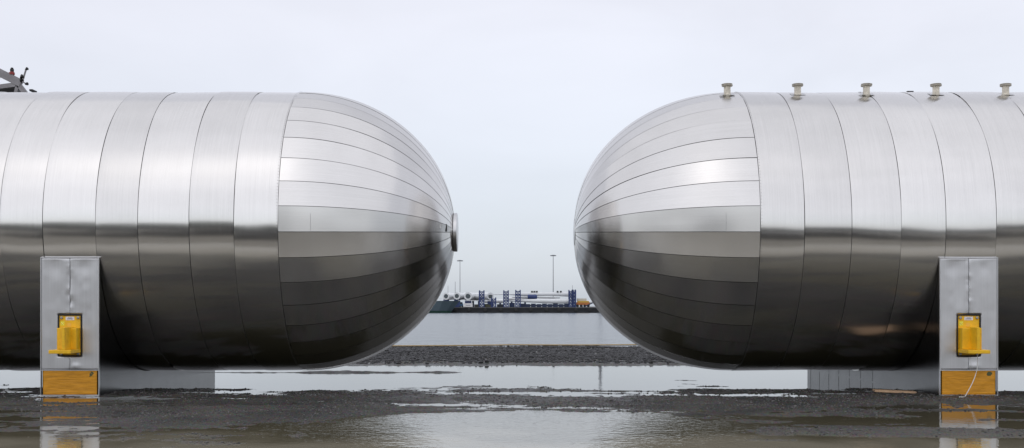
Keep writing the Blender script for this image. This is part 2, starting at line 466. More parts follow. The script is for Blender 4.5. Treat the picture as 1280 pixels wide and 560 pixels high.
# low wooded rise far behind the camera: seen mirrored in the steel
hx = np.linspace(-900, 900, 90); hy = np.linspace(-620, -330, 24)
HX, HYY = np.meshgrid(hx, hy)
prof = np.sin(np.clip((HYY + 620) / 290, 0, 1) * pi) ** 0.6
HZ = 0.1 + prof * (20 + 22 * (fbm(HX * 0.006, HYY * 0.01, 71) + 0.25) + 7 * fbm(HX * 0.05, HYY * 0.05, 73)) * (0.22 + 0.78 * sm(60, -120, HX))
tag(grid_mesh('hill', HX, HYY, HZ, mat('wooded_hill', (0.035, 0.042, 0.03), 0.9, var=0.3, vscale=0.05)), 'low dark wooded hill behind the yard', 'hill', kind='structure')

# ------------------------------------------------------------------ tanks
R, AX_Y, AX_Z = 2.75, 22.03, 3.052
NG = 38
DG = 2 * pi / NG
T0 = radians(-3.6)

def ring_pt(x, r, th):
    """th measured from the direction facing the camera, positive upwards"""
    return (x, AX_Y - r * cos(th), AX_Z + r * sin(th))

def cladding_sheet(xa, xb, seed, parent):
    """one rolled sheet round the barrel, with folded-in edges"""
    g = 0.0042
    a, b = min(xa, xb) + g, max(xa, xb) - g
    nu, nt = 9, 144
    us = np.linspace(0, 1, nu)
    us = 0.5 - 0.5 * np.cos(us * pi)
    rr = random.Random(seed)
    lap = rr.uniform(-0.0035, 0.0035)
    oy, oz = rr.uniform(-0.002, 0.002), rr.uniform(-0.003, 0.003)
    fr_, ph_, am_, tw_ = rr.choice((5, 6, 7)), rr.uniform(0, 6.28), rr.uniform(0.004, 0.009), rr.uniform(-0.8, 0.8)
    P, U = [], []
    for u in us:
        x = a + (b - a) * u
        row, ur = [], []
        for k in range(nt + 1):
            th = pi + 2 * pi * k / nt
            kk = th if k < nt else pi
            w = 0.007 * float(fbm(np.array(u * 1.6 + 3 * seed), np.array(3.0 * cos(kk) + 9), seed, 2) + fbm(np.array(u * 1.2 + seed), np.array(5.0 * sin(kk) + 9), seed + 5, 2))
            r = R + lap * (u - 0.5) * 2 + w + am_ * sin(fr_ * kk + ph_ + tw_ * u) - 0.006 * (2 * u - 1) ** 6
            q = ring_pt(x, r, th)
            row.append((q[0], q[1] + oy, q[2] + oz)); ur.append((x, th * R))
        P.append(row); U.append(ur)
    mb = MB()
    mb.quad_grid(P, U, flip=False)
    for e_, fl in ((0, True), (-1, False)):
        inner = [ring_pt(p[0], R - 0.04, pi + 2 * pi * k / nt) for k, p in enumerate(P[e_])]
        mb.quad_grid([P[e_], inner], [U[e_], U[e_]], flip=fl)
    return mb.build('cladding_sheet', STEEL, parent, smooth=True)

def tank(side, seam_x, a, joints, name, label, split_gore, q_):
    """side -1: barrel runs to the left, domed end points right; +1 mirrored"""
    base = thing(name, (seam_x + side * 5, AX_Y, 0.3), label, 'tank')
    xend = joints[-1]
    # inner shell under the sheets, closed at the far end by a plain dished head
    mb = MB(); prof = []
    for i in range(25):
        u = i / 24 * pi / 2
        prof.append((seam_x - side * (a - 0.045) * cos(u), (R - 0.042) * sin(u) ** q_ + 0.001))
    for i in range(1, 13):
        u = i / 12 * pi / 2
        prof.append((xend + side * 1.4 * sin(u), (R - 0.042) * cos(u) + 0.001))
    P = [[ring_pt(x, r, 2 * pi * k / 96) for k in range(97)] for x, r in prof]
    mb.quad_grid(P, flip=(side > 0))
    mb.build('shell', JOINT, base, smooth=True)
    # barrel sheets
    xs_ = [seam_x] + list(joints)
    for i in range(len(xs_) - 1):
        cladding_sheet(xs_[i], xs_[i + 1], 13 + i * 3 + (50 if side > 0 else 0), base)
    # dome: petal sheets, each nearly flat across
    nl, nc = 30, 5
    umax = radians(86.2)
    for k in range(NG):
        t0, t1 = T0 + k * DG, T0 + (k + 1) * DG
        rr = random.Random(k * 7 + (300 if side > 0 else 0))
        lift = rr.uniform(0.000, 0.003); tilt = rr.uniform(-0.003, 0.003)
        if k == 0: tilt = 0.0065
        P, U = [], []
        for i in range(nl + 1):
            u = umax * i / nl
            x = seam_x - side * (0.006 + (a - 0.006) * sin(u)); r = R * cos(u) ** q_
            ga = 0.0050 / max(r, 0.2)
            A, B = np.array(ring_pt(x, r, t0 + ga)), np.array(ring_pt(x, r, t1 - ga))
            row, ur = [], []
            for j in range(nc + 1):
                v = j / nc
                th = t0 + ga + (t1 - t0 - 2 * ga) * v
                arc = np.array(ring_pt(x, r, th)); ch = A * (1 - v) + B * v
                q = ch + (arc - ch) * 0.10
                nrm = np.array([-side * cos(u) * 0 - side * sin(u), -cos(th) * cos(u), sin(th) * cos(u)])
                wob = 0.0075 * float(fbm(np.array(u * 2.2 + k * 5.1), np.array(v * 0.8 + k), 91, 2))
                q = q + nrm * (lift + tilt * (v - 0.5) * 2 * min(1.0, r) + wob * min(1.0, r))
                row.append(tuple(q)); ur.append((v * r * DG + k, u * a))
            P.append(row); U.append(ur)
        mb = MB()
        mb.quad_grid(P, U, flip=(side < 0))
        def inn(p): 
            c = np.array([seam_x, AX_Y, AX_Z]); q = np.array(p); return tuple(c + (q - c) * (1 - 0.045 / 2.75))
        for col, fl in ((0, side > 0), (nc, side < 0)):
            edge = [r_[col] for r_ in P]; eu = [r_[col] for r_ in U]
            mb.quad_grid([[p for p in edge], [inn(p) for p in edge]], [eu, eu], flip=fl)
        for rw in (0, nl):
            mb.quad_grid([P[rw], [inn(p) for p in P[rw]]], [U[rw], U[rw]])
        gp = mb.build('gore_panel', STEEL_DOME, base, smooth=True)
        if k == 0:
            # a lap joint across the petal just above the horizon line
            u = split_gore
            x = seam_x - side * (a * sin(u)); r = R * cos(u) ** q_ + 0.004
            lj = MB()
            lj.tube([ring_pt(x, r - 0.004, t0 + DG * v) for v in (0.04, 0.3, 0.6, 0.96)], 0.002, 6)
            lj.build('lap_joint', JOINT, base)
    # pole cap
    mb = MB()
    xp = seam_x - side * (a * sin(umax))
    mb.lathe([(R * cos(umax) ** q_ + 0.03, -0.03), (R * cos(umax) ** q_ + 0.03, 0.006), (0.10, 0.016), (0.005, 0.018)], (xp, AX_Y, AX_Z), (-side, 0, 0), 38)
    mb.build('pole_cap', FITTING, base, auto=30)
    # screws along the dome seam, joined: far too small to pick apart
    mb = MB()
    for k in range(0, 300):
        th = 2 * pi * k / 300
        p = Vector(ring_pt(seam_x + side * 0.022, R + 0.001, th)); nrm = Vector((0, -cos(th), sin(th)))
        mb.lathe([(0.006, 0), (0.004, 0.004)], p, nrm, 5)
    tag(mb.build('seam_screws', JOINT, base), kind='stuff')
    return base

def jm(pxs, side):
    return [(p - CX) / F * (AX_Y - R) for p in pxs]

jl = jm([292, 236, 172, 119, 53, 0], -1)
while jl[-1] > -17: jl.append(jl[-1] - random.choice((0.75, 0.92)))
jr = jm([1006, 1065, 1127, 1183, 1246], 1)
while jr[-1] < 17: jr.append(jr[-1] + random.choice((0.80, 0.88)))
tank_l = tank(-1, -4.12, 2.95, jl, 'storage_tank', 'horizontal stainless steel tank whose domed end carries a round manway, no stubs on top', radians(11), 0.97)
tank_r = tank(1, 4.315, 3.11, jr, 'storage_tank', 'horizontal stainless steel tank with a row of flanged pipe stubs along its top', radians(11), 0.92)

# manway on the pole of the first tank
def manway(parent):
    x = -4.12 + 2.90 - 0.05
    MB().lathe([(0.36, -0.06), (0.36, 0.075)], (x, AX_Y, AX_Z), (1, 0, 0), 40).build('manway', FITTING, parent, auto=30)
    MB().lathe([(0.365, 0.0), (0.385, 0.006), (0.385, 0.068), (0.37, 0.075)], (x + 0.077, AX_Y, AX_Z), (1, 0, 0), 40).build('manway_cover', FITTING, parent, auto=30)
    MB().box(-1.375, -1.28, 21.20, 21.36, 3.015, 3.155).build('nameplate_bracket', BLACK, parent, bevel=0.005)
    MB().box(-1.47, -1.38, 20.95, 21.12, 3.06, 3.155).build('nameplate', mat('pale_plate', (0.75, 0.75, 0.75), 0.4), parent)
manway(tank_l)

# flanged stubs on the crown of the second tank
PIPE = mat('primer_pipe', (0.68, 0.63, 0.53), 0.55, 0.0, var=0.25, vscale=14)
FLANGE = mat('weathered_flange', (0.40, 0.37, 0.31), 0.55, 0.2, var=0.25, vscale=20)
th_n = radians(69)
for i, pxx in enumerate((909, 997, 1083, 1170, 1257)):
    yb = AX_Y - R * cos(th_n); zb = AX_Z + R * sin(th_n)
    xw = (pxx - CX) / F * yb
    nz = MB().lathe([(0.080, -0.06), (0.080, -0.005), (0.064, 0.0), (0.064, 0.150)], (xw, yb, zb), (0, 0, 1), 20).build('nozzle', PIPE, tank_r, auto=30)
    MB().lathe([(0.100, 0.151), (0.104, 0.155), (0.104, 0.175), (0.098, 0.180)], (xw, yb, zb), (0, 0, 1), 24).build('flange', FLANGE, nz, auto=30)
    MB().lathe([(0.104, 0.182), (0.104, 0.193), (0.095, 0.197)], (xw, yb, zb), (0.03 * (i % 3 - 1), 0, 1), 24).build('blind_cover', FLANGE, nz, auto=30)
    # flashing plate where the stub comes through the sheet
    P = [[ring_pt(xw + dx, R + 0.007, th_n + dt) for dt in (-0.035, -0.012, 0.012, 0.035)] for dx in (-0.14, -0.05, 0.05, 0.14)]
    mb = MB(); mb.quad_grid(P); mb.build('flashing_plate', FITTING, nz)
MB().box(7.66, 7.78, AX_Y - 0.56, AX_Y - 0.48, AX_Z + 2.67, AX_Z + 2.715).build('lug', BLACK, tank_r)

# ------------------------------------------------------------------ support saddles
def saddle(x0, x1, mir, label):
    """mir -1: bracket web on its left (first tank); +1 mirrored"""
    yf, zt = 19.315, 2.42
    xc = (x0 + x1) / 2
    root = thing('support_saddle', (xc, yf, 0), label, 'tank support', 'supports under the tanks')
    # body: box cradle cut to the barrel
    a0 = math.asin((AX_Z - zt) / (R + 0.012))
    pts = [(yf + 0.03, 0.0 - 0.05), (yf + 0.03, zt)]
    nA = 28
    for i in range(nA + 1):
        t = a0 + (pi - 2 * a0) * i / nA
        pts.append((AX_Y - (R + 0.012) * cos(t), AX_Z - (R + 0.012) * sin(t)))
    yk = 26.9 if mir < 0 else 28.1      # the cradle reaches on past the barrel
    pts += [(yk, zt), (yk, -0.05)]
    # side skins as quads strips so that the concave outline stays clean
    mb = MB()
    for xx, fl in ((x0 + 0.012, False), (x1 - 0.012, True)):
        top = pts[1:-1]
        P = [[(xx, p[0], -0.05) for p in top], [(xx, p[0], p[1]) for p in top]]
        mb.quad_grid(P, [[(0.0, p[0]) for p in top], [(p[1], p[0]) for p in top]], flip=fl)
    mb.quad_grid([[(x0 + 0.012, yk, -0.05), (x1 - 0.012, yk, -0.05)], [(x0 + 0.012, yk, zt), (x1 - 0.012, yk, zt)]])
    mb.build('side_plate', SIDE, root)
    # stiffening ribs on the flank that faces the gap
    xs_side = x1 - 0.012 if mir < 0 else x0 + 0.012
    for yy in (np.arange(23.0, 27.9, 0.8) if mir > 0 else ()):
        zz = AX_Z - math.sqrt(max(0, (R + 0.02) ** 2 - (yy - AX_Y) ** 2)) if abs(yy - AX_Y) < R else zt
        zz = min(zz, zt) - 0.03
        s_ = 1 if mir < 0 else -1
        MB().box(min(xs_side, xs_side + s_ * 0.004), max(xs_side, xs_side + s_ * 0.004), yy, yy + 0.02, 0.02, zz).build('rib', SIDE, root)
    # dark cavity front behind the hatch
    hx0, hx1 = (xc - 0.21, xc + 0.21)
    hz0, hz1 = 0.70, 1.436
    MB().box(x0 + 0.02, x1 - 0.02, yf + 0.06, yf + 0.10, 0.02, zt - 0.03).build('cavity_back', BLACK, root)
    # the two front sheets, dented, meeting in a lapped seam
    def sheet(xa, xb, name, seed):
        nx, nz = 26, 84
        zz = np.linspace(0.468, zt, nz + 1); xx = np.linspace(xa, xb, nx + 1)
        zz[np.argmin(abs(zz - hz0))] = hz0; zz[np.argmin(abs(zz - hz1))] = hz1
        for h_ in (hx0, hx1):
            if xa < h_ < xb: xx[np.argmin(abs(xx - h_))] = h_
        XX, ZZ = np.meshgrid(xx, zz)
        d = 0.010 * fbm(XX * 3.2 + seed, ZZ * 2.0, seed, 3)
        inn_ = np.abs(XX - xc)
        d = d + 0.010 * np.exp(-(inn_ / 0.05) ** 2) * fbm(ZZ * 9, XX * 0 + seed, seed + 3, 2) * 1.2   # puckered seam
        d = d + 0.005 * np.exp(-((ZZ - zt + 0.16) / 0.13) ** 2) * np.exp(-((inn_ - 0.26) / 0.14) ** 2)
        d = d - 0.008 * np.exp(-((ZZ - 0.53) / 0.05) ** 2) * np.exp(-((XX - xc - 0.1) / 0.08) ** 2)
        edge = np.minimum(1, np.minimum(XX - x0, x1 - XX) / 0.05)
        d = d * edge * np.clip((zt - ZZ) / 0.05, 0, 1)
        mb = MB(); n = nx + 1
        mb.v = [(float(XX[i, j]), float(yf + d[i, j]), float(ZZ[i, j])) for i in range(nz + 1) for j in range(n)]
        mb.uv = [(float(XX[i, j]), float(ZZ[i, j])) for i in range(nz + 1) for j in range(n)]
        for i in range(nz):
            for j in range(nx):
                cxm, czm = (xx[j] + xx[j + 1]) / 2, (zz[i] + zz[i + 1]) / 2
                if hx0 < cxm < hx1 and hz0 < czm < hz1: continue
                mb.f.append((i * n + j, i * n + j + 1, (i + 1) * n + j + 1, (i + 1) * n + j))
        o = mb.build(name, STEEL_SADDLE, root, smooth=True)
        so = o.modifiers.new('thick', 'SOLIDIFY'); so.thickness = 0.006; so.offset = -1
        return o
    sheet(x0, xc - 0.0015, 'front_sheet', 3 if mir < 0 else 9)
    sheet(xc + 0.0015, x1, 'front_sheet', 5 if mir < 0 else 14)
    # edge trims
    TR = mat('edge_trim', (0.62, 0.62, 0.63), 0.3, 1.0)
    t = 0.013
    MB().box(x0 - t, x0 - 0.001, yf - 0.006, yf + 0.04, 0.0, zt + t).build('edge_trim', TR, root)
    MB().box(x1 + 0.001, x1 + t, yf - 0.006, yf + 0.04, 0.0, zt + t).build('edge_trim', TR, root)
    MB().box(x0, x1, yf - 0.006, yf + 0.03, zt + 0.001, zt + t).build('edge_trim', TR, root)
    MB().box(x0, x1, yf - 0.008, yf + 0.04, 0.0, 0.03).build('edge_trim', TR, root)
    MB().box(x0, x1, yf - 0.004, yf + 0.03, 0.452, 0.467).build('edge_trim', TR, root)
    # black gasket round the hatch opening
    g = 0.022
    gk = MB()
    gk.box(hx0, hx0 + g, yf - 0.004, yf + 0.05, hz0, hz1).box(hx1 - g, hx1, yf - 0.004, yf + 0.05, hz0, hz1)
    gk.box(hx0 + g, hx1 - g, yf - 0.004, yf + 0.05, hz0, hz0 + g).box(hx0 + g, hx1 - g, yf - 0.004, yf + 0.05, hz1 - g, hz1)
    gk.build('hatch_gasket', BLACK, root)
    # yellow board at the foot
    bd = MB(); nx = 40; nzb = 16
    xx = np.linspace(x0 + 0.03, x1 - 0.03, nx + 1); zz = np.linspace(0.031, 0.451, nzb + 1)
    XX, ZZ = np.meshgrid(xx, zz); dd = 0.018 + 0.016 * fbm(XX * 1.7, ZZ * 13 + 2.0 * np.sin(XX * 5), 15, 3)
    bd.quad_grid([[(float(XX[i, j]), float(yf + dd[i, j]), float(ZZ[i, j])) for j in range(nx + 1)] for i in range(nzb + 1)], flip=True)
    board = bd.build('foot_board', YELLOW_BOARD, root, smooth=True)
    so = board.modifiers.new('thick', 'SOLIDIFY'); so.thickness = 0.02; so.offset = 0
    gm = MB().lathe([(0.05, 0), (0.05, 0.012), (0.022, 0.014)], (x1 - 0.13, yf + 0.02, 0.385), (0, -1, 0), 18)
    gm.build('grommet', mat('dirty_green', (0.08, 0.09, 0.03), 0.6), board)
    # yellow lifting bracket in the hatch
    br = MB().box(hx0 + g, hx1 - g, yf + 0.012, yf + 0.035, hz0 + g, hz1 - g).build('lifting_bracket', YELLOW, root, bevel=0.004)
    wx = xc + mir * (-0.03)
    # stout upright web standing out of the plate, and its shelf
    web = MB().box(min(wx, wx + 0.05), max(wx, wx + 0.05), yf - 0.42, yf + 0.011, 0.83, 1.215)
    web.build('bracket_web', YELLOW, br, bevel=0.006)
    MB().box(xc - 0.17, xc + 0.17, yf - 0.14, yf + 0.0115, 0.831, 1.20).build('bracket_box', YELLOW, br, bevel=0.008)
    MB().box(xc - 0.19, xc + 0.19, yf - 0.44, yf + 0.0112, 0.765, 0.829).build('bracket_shelf', YELLOW, br, bevel=0.008)
    MB().lathe([(0.017, 0), (0.017, 0.006)], (xc + mir * 0.03 , yf - 0.141, 1.02), (0, -1, 0), 12).build('drain_hole', BLACK, br)
    for bx_ in (-0.145, 0.145):
        for bz in (0.745, 1.375):
            MB().lathe([(0.026, 0), (0.026, 0.018), (0.018, 0.022)], (xc + bx_, yf + 0.011, bz), (0, -1, 0), 6).build('bolt', BOLT, br)
    # stickers: a white maker's plate with grey lines, a bright yellow square with a cross, a small orange-white square
    st = MB().box(xc - 0.075, xc + 0.075, yf + 0.0075, yf + 0.011, 1.335, 1.395).build('sticker', mat('white_label', (0.8, 0.78, 0.82), 0.5), br)
    for k in range(2):
        MB().box(xc - 0.055 + 0.02 * k, xc + 0.05 - 0.015 * k, yf + 0.0045, yf + 0.0072, 1.352 + 0.018 * k, 1.360 + 0.018 * k).build('sticker_print', mat('print_grey', (0.12, 0.12, 0.16), 0.6), br)
    MB().box(xc - 0.165, xc - 0.095, yf + 0.0075, yf + 0.011, 1.235, 1.315).build('sticker', mat('lemon_label', (0.85, 0.75, 0.03), 0.5), br)
    crs = MB(); 
    crs.bar((xc - 0.155, yf + 0.006, 1.25), (xc - 0.105, yf + 0.006, 1.30), 0.010, 0.002)
    crs.bar((xc - 0.155, yf + 0.0035, 1.30), (xc - 0.105, yf + 0.0035, 1.25), 0.010, 0.002)
    crs.build('sticker_print', mat('print_pale', (0.9, 0.88, 0.55), 0.5), br)
    MB().box(xc - 0.045, xc + 0.02, yf + 0.0075, yf + 0.011, 1.225, 1.285).build('sticker', mat('amber_label', (0.85, 0.50, 0.06), 0.5), br)
    return root

XS = lambda p: (p - CX) / F * 19.315
saddle(XS(51.5), XS(123), -1, 'steel clad support with yellow bracket under the tank that has the manway')
saddle(XS(1175.5), XS(1246.5), 1, 'steel clad support with yellow bracket and hanging white cable, under the tank with pipe stubs')

# loose cable hanging from the second bracket
p0 = Vector(at(1221, 439, 19.20)); p3 = Vector((at(1206, 493, 18.95)[0], 18.95, 0.02))
pts = []
for i in range(15):
    t = i / 14
    q = p0.lerp(p3, t); q.x += 0.10 * sin(pi * t) * (1 - 0.25 * t); pts.append(q)
pts.append(p3 + Vector((-0.12, -0.05, 0.005)))
tag(MB().tube(pts, 0.0065, 8).build('cable', mat('white_cable', (0.75, 0.75, 0.72), 0.5), smooth=True), 'thin white cable hanging from the yellow bracket down to the mud', 'cable')
# board lying in the mud
pb = thing('plank', (at(1118, 491, 20.0)[0], 20.0, 0.03), 'pale wooden plank lying in the mud beside the support', 'plank')
pb.rotation_euler = (0, radians(2), radians(-8))
m_ = MB().box(-0.36, 0.36, -0.14, 0.14, -0.012, 0.022)
m_.build('board', mat('raw_timber', (0.50, 0.33, 0.20), 0.6, var=0.2, vscale=8, stretch=(1, 8, 1)), pb, bevel=0.004).location = (0, 0, 0)

# ------------------------------------------------------------------ gravel and stones
ICO_V = None
def icosa():
    p = (1 + 5 ** 0.5) / 2
    v = np.array([(-1, p, 0), (1, p, 0), (-1, -p, 0), (1, -p, 0), (0, -1, p), (0, 1, p), (0, -1, -p), (0, 1, -p), (p, 0, -1), (p, 0, 1), (-p, 0, -1), (-p, 0, 1)], float)
    v /= np.linalg.norm(v[0])
    f = np.array([(0, 11, 5), (0, 5, 1), (0, 1, 7), (0, 7, 10), (0, 10, 11), (1, 5, 9), (5, 11, 4), (11, 10, 2), (10, 7, 6), (7, 1, 8), (3, 9, 4), (3, 4, 2), (3, 2, 6), (3, 6, 8), (3, 8, 9), (4, 9, 5), (2, 4, 11), (6, 2, 10), (8, 6, 7), (9, 8, 1)])
    return v, f
def stones(name, x, y, size, m, label, flat=0.65, sink=0.25):
    v, f = icosa(); n = len(x)
    jit = 1 + 0.28 * (rng.random((n, 12, 1)) - 0.5) * 2
    sc = size[:, None, None] * (0.7 + 0.6 * rng.random((n, 1, 3))); sc[:, :, 2] *= flat
    a = rng.random(n) * 2 * pi
    q = v[None] * jit * sc
    qx = q[..., 0] * np.cos(a)[:, None] - q[..., 1] * np.sin(a)[:, None]
    qy = q[..., 0] * np.sin(a)[:, None] + q[..., 1] * np.cos(a)[:, None]
    z = ground_h(x, y) + size * flat * (0.5 - sink)
    co = np.stack([qx + x[:, None], qy + y[:, None], q[..., 2] + z[:, None]], -1).reshape(-1, 3).astype(np.float32)
    fq = (f[None] + (np.arange(n) * 12)[:, None, None]).reshape(-1, 3).astype(np.int32)
    me = bpy.data.meshes.new(name)
    me.vertices.add(len(co)); me.vertices.foreach_set('co', co.ravel())
    me.loops.add(fq.size); me.loops.foreach_set('vertex_index', fq.ravel())
    me.polygons.add(len(fq)); me.polygons.foreach_set('loop_start', np.arange(0, fq.size, 3, dtype=np.int32))
    me.update(calc_edges=True); me.materials.append(m)
    o = bpy.data.objects.new(name, me); C.objects.link(o)
    return tag(o, label, 'gravel', kind='stuff')

n = 26000
sx = rng.uniform(-9.5, 9.5, n); sy = 30.0 + 13.0 * rng.random(n)
keep = rng.random(n) < (0.35 + 0.65 * sm(30.2, 31.8, sy))
sx, sy = sx[keep], sy[keep]
GRAV = mat('bank_gravel', (0.016, 0.016, 0.017), 0.5, island=0.9)
stones('shore_gravel', sx, sy, 0.022 + 0.05 * rng.random(len(sx)) ** 2.2, GRAV, 'dark gravel bank along the shore seen between the two tanks')
n = 85000
sx = rng.uniform(-12.0, 12.0, n); sy = 11.3 + 11.0 * rng.random(n) ** 0.9
hh = ground_h(sx, sy)
dens = fbm(sx * 0.8, sy * 0.8, 201, 3)
keep = (hh > 0.001) & (dens + 0.15 > 0.25 * rng.random(n))
sx, sy = sx[keep], sy[keep]
GRAV2 = mat('yard_gravel', (0.065, 0.062, 0.060), 0.5, island=0.6)
stones('yard_gravel', sx, sy, 0.005 + 0.017 * rng.random(len(sx)) ** 4, GRAV2, 'small wet stones strewn over the muddy yard', flat=0.6)

# ------------------------------------------------------------------ rope rail on the shore
ry = 41.0
rt = thing('rope_rail', (0, ry, 0.1), 'thin tan rope rail stretched low along the shore behind the gravel', 'rope rail')
TAN = mat('tan_rope', (0.42, 0.31, 0.16), 0.8, var=0.2, vscale=20)
pts = [(x, ry, EYE - ((431.0 - 0.0045 * (x * F / ry)) - HY) / F * ry - 0.02 * (1 - ((x % 7.0) - 3.5) ** 2 / 12.25)) for x in np.linspace(-14, 14, 57)]
MB().tube(pts, 0.026, 8).build('rope', TAN, rt, smooth=True)
for x in (-14.0, -7.0, 7.0, 14.0):
    MB().tube([(x, ry + 0.03, -0.2), (x, ry + 0.03, 0.42)], 0.04, 8).build('stake', mat('grey_timber', (0.12, 0.10, 0.08), 0.8), rt)

# ------------------------------------------------------------------ far quay
QY = 550.0
QZ = at(0, 384, QY)[2]
quay = thing('quay_wall', (0, QY, SEA_Z), 'black far quay wall across the harbour water', 'quay')
QM = mat('quay_dark', (0.020, 0.021, 0.024), 0.8, var=0.4, vscale=0.25)
MB().box(-420, 420, QY, QY + 6, SEA_Z - 2, QZ - 0.45).build('wall', QM, quay)
MB().box(-420, 420, QY - 0.35, QY + 6, QZ - 0.445, QZ).build('coping', mat('quay_coping', (0.10, 0.10, 0.10), 0.8, var=0.3, vscale=0.2), quay)
for x in np.arange(-44, 46, 7.5):
    MB().lathe([(0.55, 0), (0.95, 0.1), (0.95, 0.5), (0.55, 0.6)], (x + random.uniform(-1, 1), QY, QZ - 1.5), (0, -1, 0), 14).build('fender', BLACK, quay)
mb = MB(); mb.v = [(-2500, QY + 6, QZ - 0.01), (2500, QY + 6, QZ - 0.01), (2500, 4000, QZ - 0.01), (-2500, 4000, QZ - 0.01)]; mb.f = [(0, 1, 2, 3)]
tag(mb.build('pavement', mat('quay_apron', (0.09, 0.09, 0.09), 0.8)), 'paved apron of the far quay', 'pavement', kind='structure')

P = lambda x, y, d=QY: at(x, y, d)
SC = QY / F          # metres per picture pixel over there

# ship
sy0 = 536.0
ship = thing('ship', (P(556, 391, sy0)[0], sy0, SEA_Z), 'dark teal ship hull moored at the far quay by the manway tank', 'ship')
z0, z1 = SEA_Z, P(0, 376, sy0)[2]
xt, xb_ = P(574, 0, sy0)[0], P(562, 0, sy0)[0]
HUL = mat('hull_teal', (0.075, 0.105, 0.125), 0.5, var=0.2, vscale=0.1)
secs = []
for xx_top, xx_bot, w in ((xt, xb_, 0.3), (xt - 3, xb_ - 2.0, 3.0), (xt - 8, xb_ - 6, 5.2), (xt - 18, xb_ - 15, 6.5), (xt - 60, xb_ - 58, 6.5), (xt - 72, xb_ - 70, 5.0)):
    secs.append([(xx_top, sy0 + 6.5 - w, z1), (xx_bot + (xx_top - xx_bot) * 0.18, sy0 + 6.5 - w * 0.9, z0 + 1.1), (xx_bot, sy0 + 6.5 - w * 0.82, z0 - 0.5),
                 (xx_bot, sy0 + 6.5 + w * 0.82, z0 - 0.5), (xx_bot + (xx_top - xx_bot) * 0.18, sy0 + 6.5 + w * 0.9, z0 + 1.1), (xx_top, sy0 + 6.5 + w, z1)])
mb = MB(); mb.quad_grid(secs, flip=True); hull = mb.build('hull', HUL, ship)
mb = MB(); mb.quad_grid([[s_[0], s_[5]] for s_ in secs]); mb.build('deck', mat('deck_grey', (0.12, 0.14, 0.15), 0.7), ship)
mb = MB(); mb.quad_grid([[(s_[2][0] + .02, s_[2][1] - 0.10, z0 - 0.5), (s_[1][0] + .02, s_[1][1] - 0.10, z0 + 1.0)] for s_ in secs]); mb.build('boot_stripe', mat('hull_green', (0.012, 0.05, 0.035), 0.6), hull)
mb = MB()
for k in range(12):
    mb.bar((xt - 0.6 - k * 2.2, sy0 + 6.5 - min(6.4, 0.3 + k * 1.2), z1), (xt - 0.6 - k * 2.2, sy0 + 6.5 - min(6.4, 0.3 + k * 1.2), z1 + 1.1), 0.08)
    if k: mb.bar((xt - 0.6 - k * 2.2, sy0 + 6.5 - min(6.4, 0.3 + k * 1.2), z1 + 1.1), (xt - 0.6 - (k - 1) * 2.2, sy0 + 6.5 - min(6.4, 0.3 + (k - 1) * 1.2), z1 + 1.1), 0.09)
mb.build('railing', mat('rail_white', (0.6, 0.62, 0.62), 0.5), ship)
mb = MB(); mb.box(xt - 66, xt - 48, sy0 + 1.5, sy0 + 11.5, z1, z1 + 9).box(xt - 64, xt - 52, sy0 + 2.5, sy0 + 10.5, z1 + 9, z1 + 12); mb.build('deckhouse', mat('rail_white', (0.6, 0.62, 0.62), 0.5), ship)

WHITE = mat('blade_white', (0.74, 0.76, 0.77), 0.45, var=0.05, vscale=0.2)
SHADE = mat('root_interior', (0.09, 0.11, 0.12), 0.8)
BLUE = mat('rack_blue', (0.024, 0.045, 0.15), 0.5, var=0.2, vscale=0.4)

# blade roots pointing at the water
def blade_root(px_, py_, r_px, yaw, label, length=34):
    c = Vector(P(px_, py_, QY + 14)); r = r_px * SC
    o = thing('turbine_blade', (c.x, c.y, QZ), label, 'turbine blade', 'blades stored on the far quay')
    d = Vector((sin(yaw), cos(yaw), 0))
    MB().lathe([(r * 0.58, 0.5), (r * 0.58, 0.0), (r, 0.0), (r * 1.0, 4), (r * 0.9, 9), (r * 1.05, 16), (r * 0.55, length)], c, d, 26).build('blade_shell', WHITE, o, auto=40)
    MB().lathe([(r * 0.60, -0.06), (r * 0.60, 0.2)], c, d, 24).build('root_opening', SHADE, o)
    cr_ = MB().box(c.x - r * 0.8, c.x + r * 0.8, c.y + 1.5, c.y + 3.2, QZ, c.z - r * 0.9)
    cr_.build('cradle', BLUE, o)
    return o
blade_root(557.5, 370.3, 4.6, 0.35, 'white turbine blade root nearest the moored ship, leftmost of the round openings')
blade_root(571, 370.0, 4.6, 0.28, 'white turbine blade root with round opening, second from the left')
blade_root(585, 370.2, 5.2, 0.10, 'white turbine blade root whose round opening faces straight out, below the shorter lamp mast')
blade_root(613, 370.2, 4.8, -0.50, 'white turbine blade root turned sideways between two blue racks')

# blades lying along the quay
def long_blade(p0, p1, prof, label, dy):
    (xa, ya), (xb, yb) = p0, p1
    A, B = Vector(P(xa, ya, QY + dy)), Vector(P(xb, yb, QY + dy))
    o = thing('turbine_blade', ((A.x + B.x) / 2, QY + dy, QZ), label, 'turbine blade', 'blades stored on the far quay')
    rows = []
    for t, hw, off in prof:
        c = A.lerp(B, t) + Vector((0, 0, off * SC)); hh_ = hw * SC
        rows.append([(c.x, c.y - 0.6 * hh_ * cos(2 * pi * k / 14) * 1.2, c.z + hh_ * sin(2 * pi * k / 14)) for k in range(15)])
    mb = MB(); mb.quad_grid(rows); mb.build('blade_shell', WHITE, o, smooth=True)
    return o, A, B
ub, A, B = long_blade((586, 368.3), (716, 367.6), [(0, .15, 0), (.15, .35, 0), (.40, .7, 0), (.50, 2.2, 0), (.62, 2.9, .1), (.75, 2.2, 0.2), (.86, 2.6, 0), (.95, 3.1, -.2), (1, 3.1, -.2)], 'upper long white turbine blade lying level across the blue racks', 10)
